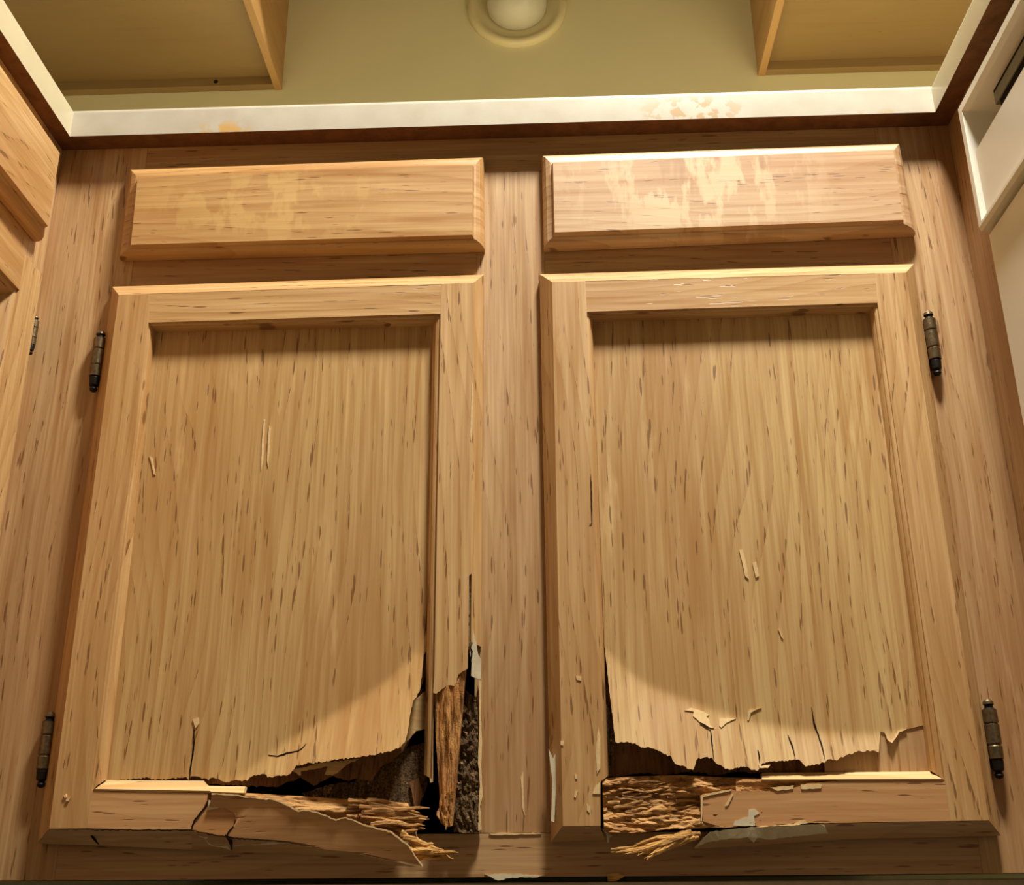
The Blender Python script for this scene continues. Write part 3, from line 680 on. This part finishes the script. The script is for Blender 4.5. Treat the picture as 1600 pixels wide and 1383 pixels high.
# sound face veneer, ending in the torn line, right edge follows the bead
u0, u1 = dB[0][0], dB[-1][0]
A = [lerp2(RB[0], lerp2(RB[0], RB[1], .955), (p[0]-u0)/(u1-u0)) for p in dB]
sheet('veneer_panel', A, dB, 90, yR, .0009, veneer, rdoor, gamma=.75, edge=edgeM)['label'] = 'flat door panel whose face veneer hangs loose in a ragged edge'
A2 = [lerp2(lerp2(RB[0], RB[1], .955), RB[1], i/8) for i in range(9)]; B2 = [lerp2((1419, 1139), lerp2(RB[1], RB[2], .90), i/8) for i in range(9)]
sheet('panel_edge', A2, B2, 60, lambda u, v, s, t: YP, .0009, veneer, rdoor)
# second ply below the torn face veneer
substrate(RB, [(1440, 1090), (1280, 1120), (1120, 1130), (1040, 1090), (940, 1030)], rdoor)
ply([(1270, 1110), (1440, 1100), (1455, 1206), (1380, 1207), (1330, 1208.5), (1289, 1209), (1287, 1180)], YP+.0011, frV, rdoor, 96, .0015, None, 20, 0)
ply([(945, 1020), (1100, 1120), (1289, 1120), (1289, 1209), (1210, 1210), (1150, 1206), (1120, 1212), (1080, 1205), (1040, 1211), (1000, 1208), (975, 1213), (950, 1214)], -.0068, plyD, rdoor, 97)
ply([(943, 1100), (950, 1100), (962, 1160), (958, 1175), (962, 1188), (953, 1200), (950, 1216), (945, 1216)], -.012, rotD, rdoor, 98)
for k, q in enumerate([[(1070, 1110), (1084, 1112), (1083, 1119), (1092, 1127), (1096, 1130), (1110, 1137), (1116, 1138), (1110, 1134), (1108, 1125), (1104, 1120), (1108, 1117), (1100, 1112), (1080, 1106)], [(1124, 1123), (1140, 1122), (1150, 1123), (1136, 1129), (1127, 1137), (1124, 1134)], [(1169, 1112), (1172, 1109), (1190, 1106), (1180, 1110), (1173, 1114), (1170, 1126), (1168, 1125)], [(1386, 1155), (1394, 1161), (1402, 1150), (1405, 1144), (1417, 1139.5), (1403, 1142), (1398, 1153), (1393, 1158)], [(1185, 1194), (1190, 1197), (1204, 1195), (1200, 1200), (1187, 1200)]]):
    chip(q, lambda u, v: yR(u, v, 0, 0)-.0010, edgeM, rdoor, 4, .5, 110+k, .001, 'veneer_flake')
crack([(1094, 1129), (1103, 1134), (1110, 1138)], lambda u, v: yR(u, v, 0, 0)-.0016, 2.2, rdoor, 120)
crack([(923, 740), (924, 780), (925, 818), (921, 819)], -.0268, 1.8, rdoor, 121)
for k, q in enumerate([[(1216, 983), (1219, 985), (1224, 998), (1221, 996)], [(1155, 860), (1160, 858), (1166, 880), (1170, 905), (1164, 900), (1160, 880)], [(1176, 880), (1182, 878), (1186, 900), (1181, 903)]]):
    chip(q, -.0125, edgeM, rdoor, 5, .8, 125+k, .0008, 'veneer_flake')
for k, (q, y_) in enumerate([([(1115, 1186), (1113, 1165), (1110, 1139)], -.0340), ([(1243, 1187), (1240, 1172), (1231, 1148)], -.0245), ([(1290, 1190), (1284, 1165), (1272, 1130), (1268, 1105)], -.0245), ([(1187, 1192), (1186, 1180), (1184, 1172)], -.030)]): crack(q, lambda u, v: yR(u, v, 0, 0)-.0006, 2.4, rdoor, 135+k)
hinge(rdoor, 1451, 486, 1464, 588); hinge(rdoor, 1545, 1092, 1560, 1218)

# ------------------------------------------------------------------ countertop
ct = empty('countertop', (0, .28, .8755), 'cream laminate countertop with stained edge running round three sides', 'countertop')
CYF, CXL, CXR, CZT = -.0247, -.4913, .4640, .9130
RR = .007
prof = [(0, CZ), (0, CZT-RR)] + [(RR*(1-math.cos(a)), CZT-RR+RR*math.sin(a)) for a in [math.pi/2*k/8 for k in range(1, 9)]]
def band(pa, pb, name, mat):
    """rolled edge between two path ends, each given as a function of the inset h"""
    mb = MB(); mb.loft([[Vector((*pa(h), z)), Vector((*pb(h), z))] for h, z in prof], 0, closed=False)
    return mb.build(name, mat, ct, smooth=True)
band(lambda h: (CXL-h, CYF+h), lambda h: (CXR+h, CYF+h), 'front_edge', lam)
band(lambda h: (CXL-h, CYF+h), lambda h: (CXL-h, -2.0), 'side_edge', lam2)
band(lambda h: (CXR+h, CYF+h), lambda h: (CXR+h, -2.0), 'side_edge', lam2)
mb = MB()
def slab(x0, y0, x1, y1, ext):
    mb.quad([(x0-ext[0], y0+ext[1], CZT), (x1+ext[2], y0+ext[1], CZT), (x1+ext[2], y1, CZT), (x0-ext[0], y1, CZT)], 0)
    mb.quad([(x0, y0, CZ+.0001), (x1, y0, CZ+.0001), (x1, y1, CZ+.0001), (x0, y1, CZ+.0001)], 1)
slab(CXL, CYF, CXR, WY, (RR, RR, RR))
for sx in (-1, 1):
    xa, xb = (-1.12, CXL) if sx < 0 else (CXR, 1.08); ta, tb_ = (-1.12, CXL-RR) if sx < 0 else (CXR+RR, 1.08)
    mb.quad([(ta, -2.0, CZT), (tb_, -2.0, CZT), (tb_, WY, CZT), (ta, WY, CZT)], 0)
    mb.quad([(xa, -2.0, CZ+.0001), (xb, -2.0, CZ+.0001), (xb, WY, CZ+.0001), (xa, WY, CZ+.0001)], 1)
mb.build('top_slab', [lam2, under], ct)

# ------------------------------------------------------------------ left base cabinet (faces the camera's right)
lx = -.5095
lc = empty('base_cabinet', (lx-.3, -.45, 0), 'oak base cabinet at the left edge, its drawer nearest the corner', 'cabinet')
def PX(px, x): return [ip(u, v, x=x) for u, v in px]
FAR = -.62
box('frame_stile', (lx-TH, -.052, ZB), (lx, -.0005, CZ-.0003), frVs, lc)
box('frame_stile', (lx-TH, FAR-.06, ZB), (lx, FAR, CZ-.0003), frVs, lc)
for z0, z1 in ((.83, CZ-.0003), (.69, .745), (ZB, .136)): box('frame_rail', (lx-TH, FAR, z0), (lx-.0002, -.052, z1), oakY, lc)
mb = MB(); mb.plate([(lx-TH, -.01, ZB), (lx-.58, -.01, ZB), (lx-.58, -.01, .87), (lx-TH, -.01, .87)], Vector((0, FAR-.03, 0))); mb.build('carcass', inner, lc)
def side_front(name, y0, y1, z0, z1, xo, xf, ins, prof, mat, par):
    O = [Vector((0, y0, z1)), Vector((0, y1, z1)), Vector((0, y1, z0)), Vector((0, y0, z0))]
    Fq = [Vector((0, y0-ins, z1-ins)), Vector((0, y1+ins, z1-ins)), Vector((0, y1+ins, z0+ins)), Vector((0, y0-ins, z0+ins))]
    mb = MB(); R = [[Vector((lx+d, L(o, f, t).y, L(o, f, t).z)) for o, f in zip(O, Fq)] for t, d in prof]
    mb.loft(R); mb.quad(R[-1]); mb.quad(R[0]); return mb.build(name, mat, par)
DPX = [(0, .0006), (0, .006), (.10, .0095), (.35, .0125), (.70, .0145), (.88, .0148), (.90, .0150), (.985, .0185), (1.0, .0190)]
DY = -.031
o = side_front('drawer_front', DY, FAR+.02, .737, .852, 0, 0, .0115, DPX, oakY, lc)
# door with frame and recessed panel
dz0, dz1 = .135, .704
O = [Vector((0, DY+.003, dz1)), Vector((0, FAR+.02, dz1)), Vector((0, FAR+.02, dz0)), Vector((0, DY+.003, dz0))]
def insq(d): return [Vector((0, O[0].y-d, dz1-d)), Vector((0, O[1].y+d, dz1-d)), Vector((0, O[2].y+d, dz0+d)), Vector((0, O[3].y-d, dz0+d))]
mb = MB()
ring = lambda d, x: [Vector((lx+x, p.y, p.z)) for p in insq(d)]
R = [ring(0, .0006), ring(0, .008), ring(.0125, .020)]
mi = [1, 0, 1, 0]
mb.loft(R, mi)
r1, r2 = ring(.0125, .020), ring(.053, .020)
ty = lambda p, y: Vector((p.x, y, p.z))
for a_, b_ in ((0, 1), (2, 3)):  # rails
    mb.quad([ty(r1[a_], r2[a_].y), ty(r1[b_], r2[b_].y), r2[b_], r2[a_]], 1)
mb.quad([r1[0], ty(r1[0], r2[0].y), ty(r1[3], r2[3].y), r1[3]], 0); mb.quad([r1[1], ty(r1[1], r2[1].y), ty(r1[2], r2[2].y), r1[2]], 0)
mb.loft([r2, ring(.0535, .0176), ring(.057, .0172), ring(.063, .006)], mi)
d2 = mb.build('door', [oakVs, oakY], lc)
mb = MB(); mb.quad(ring(.062, .0063)); mb.build('veneer_panel', oakVs, d2)
hinge(d2, 55, 492, 48, 556, x=lx+.007, r=.0042)

# ------------------------------------------------------------------ dishwasher
dx = .4605
dw = empty('dishwasher', (dx+.3, -.39, 0), 'white built-in dishwasher under the counter on the right', 'dishwasher')
dy0, dy1 = -.0865, -.6865
dzt, dzm = .8325, .6865
cpt = [(1497, 170), (1533, 358)]
mb = MB()
# control panel: raised rim, shallow field, slanted handle pocket
def pr(y0, y1, z0, z1, x): return [Vector((x, y0, z1)), Vector((x, y1, z1)), Vector((x, y1, z0)), Vector((x, y0, z0))]
rw = .014
mb.loft([pr(dy0, dy1, dzm, dzt, dx+.10), pr(dy0, dy1, dzm, dzt, dx+.003), pr(dy0-.003, dy1+.003, dzm+.003, dzt-.003, dx),
         pr(dy0-rw+.003, dy1+rw-.003, dzm+.006, dzt-rw+.003, dx), pr(dy0-rw, dy1+rw, dzm+.009, dzt-rw, dx+.005)], 0)
zp = dzt-.062          # lower lip of the handle pocket
y0, y1 = dy0-rw, dy1+rw
mb.quad([(dx+.005, y0, zp), (dx+.005, y1, zp), (dx+.005, y1, dzm+.009), (dx+.005, y0, dzm+.009)], 0)
mb.quad([(dx+.005, y0, zp), (dx+.005, y1, zp), (dx+.0075, y1, zp+.002), (dx+.0075, y0, zp+.002)], 0)
ztp = dzt-rw
yi = y0-.012
mb.quad([(dx+.0075, y0, zp+.002), (dx+.0075, y1, zp+.002), (dx+.030, y1, zp+.006), (dx+.030, yi, zp+.006)], 0)     # pocket floor
mb.quad([(dx+.030, yi, zp+.006), (dx+.030, y1, zp+.006), (dx+.030, y1, ztp-.010), (dx+.030, yi, ztp-.010)], 0)      # pocket back
mb.quad([(dx+.030, yi, ztp-.010), (dx+.030, y1, ztp-.010), (dx+.005, y1, ztp), (dx+.005, y0, ztp)], 0)              # pocket roof
mb.quad([(dx+.005, y0, ztp), (dx+.005, y0, zp), (dx+.0075, y0, zp+.002), (dx+.030, yi, zp+.006), (dx+.030, yi, ztp-.010)], 0)
cp = mb.build('control_panel', dwM, dw)
yv = y0-.045
box('vent_slot', (dx+.0125, -.60, ztp-.014), (dx+.0290, yv, ztp-.0105), dwK, cp, bev=0)
v = box('vent', (dx+.0120, -.60, ztp-.027), (dx+.0290, yv, ztp-.014), dwG, cp, bev=.0006); v['label'] = 'grey latch strip in the handle pocket'
box('vent_slot', (dx+.0135, -.60, ztp-.038), (dx+.0290, yv-.008, ztp-.0271), dwK, cp, bev=0)
mb = MB(); mb.loft([pr(dy0-.002, dy1+.002, .115, dzm-.004, dx+.10), pr(dy0-.002, dy1+.002, .115, dzm-.004, dx+.010), pr(dy0-.004, dy1+.004, .117, dzm-.006, dx+.008)])
mb.quad(pr(dy0-.004, dy1+.004, .117, dzm-.006, dx+.008)); mb.build('door_panel', dwM, dw)
box('tub', (dx+.03, dy1+.004, .10), (dx+.58, dy0-.004, dzt-.004), dwK, dw, bev=0)
box('kick_plate', (dx+.07, dy1+.004, .0), (dx+.09, dy0-.004, .10), dwK, dw, bev=0)

# ------------------------------------------------------------------ wall cabinets
def wall_cab(xa, xb, inner_side, label):
    zb = 1.4290; zt = 2.13; yf = .285; t = .013
    c = empty('wall_cabinet', ((xa+xb)/2, WY, zb), label, 'wall cabinet')
    for x in (xa, xb):
        s_ = 1 if x == xa else -1; a_, b_ = sorted((x, x+s_*t)); box('side_panel', (a_, yf, zb), (b_, WY-.0005, zt), upV, c, bev=.0006)
    box('bottom_panel', (xa+t, yf, zb+.019), (xb-t, WY-.0005, zb+.027), upM, c, bev=0)
    box('top_panel', (xa+t, yf, zt-.013), (xb-t, WY-.0005, zt), upM, c, bev=0)
    box('back_rail', (xa+t, WY-.016, zb+.001), (xb-t, WY-.0006, zb+.019), upM, c)
    box('face_frame', (xa, yf-.019, zb), (xb, yf-.0002, zb+.038), upM, c)
    for k in range(2):
        w_ = (xb-xa)/2-.03; x0 = xa+.02+k*(w_+.02)
        d = box('door', (x0, yf-.037, zb+.02), (x0+w_, yf-.0195, zt-.02), oakV, c, bev=.003)
        box('panel', (x0+.055, yf-.039, zb+.075), (x0+w_-.055, yf-.0372, zt-.075), veneer, d, bev=.001)
    return c
cL = wall_cab(-1.25, -.4308, 1, 'oak wall cabinet left of the wall lamp, seen from below')
cR = wall_cab(.4215, 1.25, -1, 'oak wall cabinet right of the wall lamp, seen from below')
kn = bpy.data.meshes.new('k')
p = ip(337, 127, y=WY-.017)
lathe('screw', [(.0001, .0006), (.0035, .0006), (.0042, .0), (.0042, -.002)], (p.x, WY-.0160, p.z), brassD, cL, 12, 'Y')['label'] = 'dark screw head'

# ------------------------------------------------------------------ wall lamp
px_, pz_ = -.0055, 1.598
wl = empty('wall_lamp', (px_, WY, pz_), 'unlit round cream lamp with opal globe on the wall above the sink', 'lamp')
lathe('collar', [(.0905, 0), (.0905, .004), (.089, .010), (.084, .013), (.079, .0125), (.075, .009), (.066, .004), (.050, .002), (.0002, .0015)], (px_, WY-.0004, pz_), porc, wl, 64, 'Y')
lathe('globe', [(.055*math.sin(a), .012-.055*math.cos(a)) for a in [math.pi*k/24 for k in range(11, 24)]] + [(.0002, .067)], (px_, WY-.0004, pz_), glassM, wl, 48, 'Y')
va = struct(box('trim_1', (-.4300, .285, 1.55), (.4207, .304, 2.13), upM, None, bev=.001))
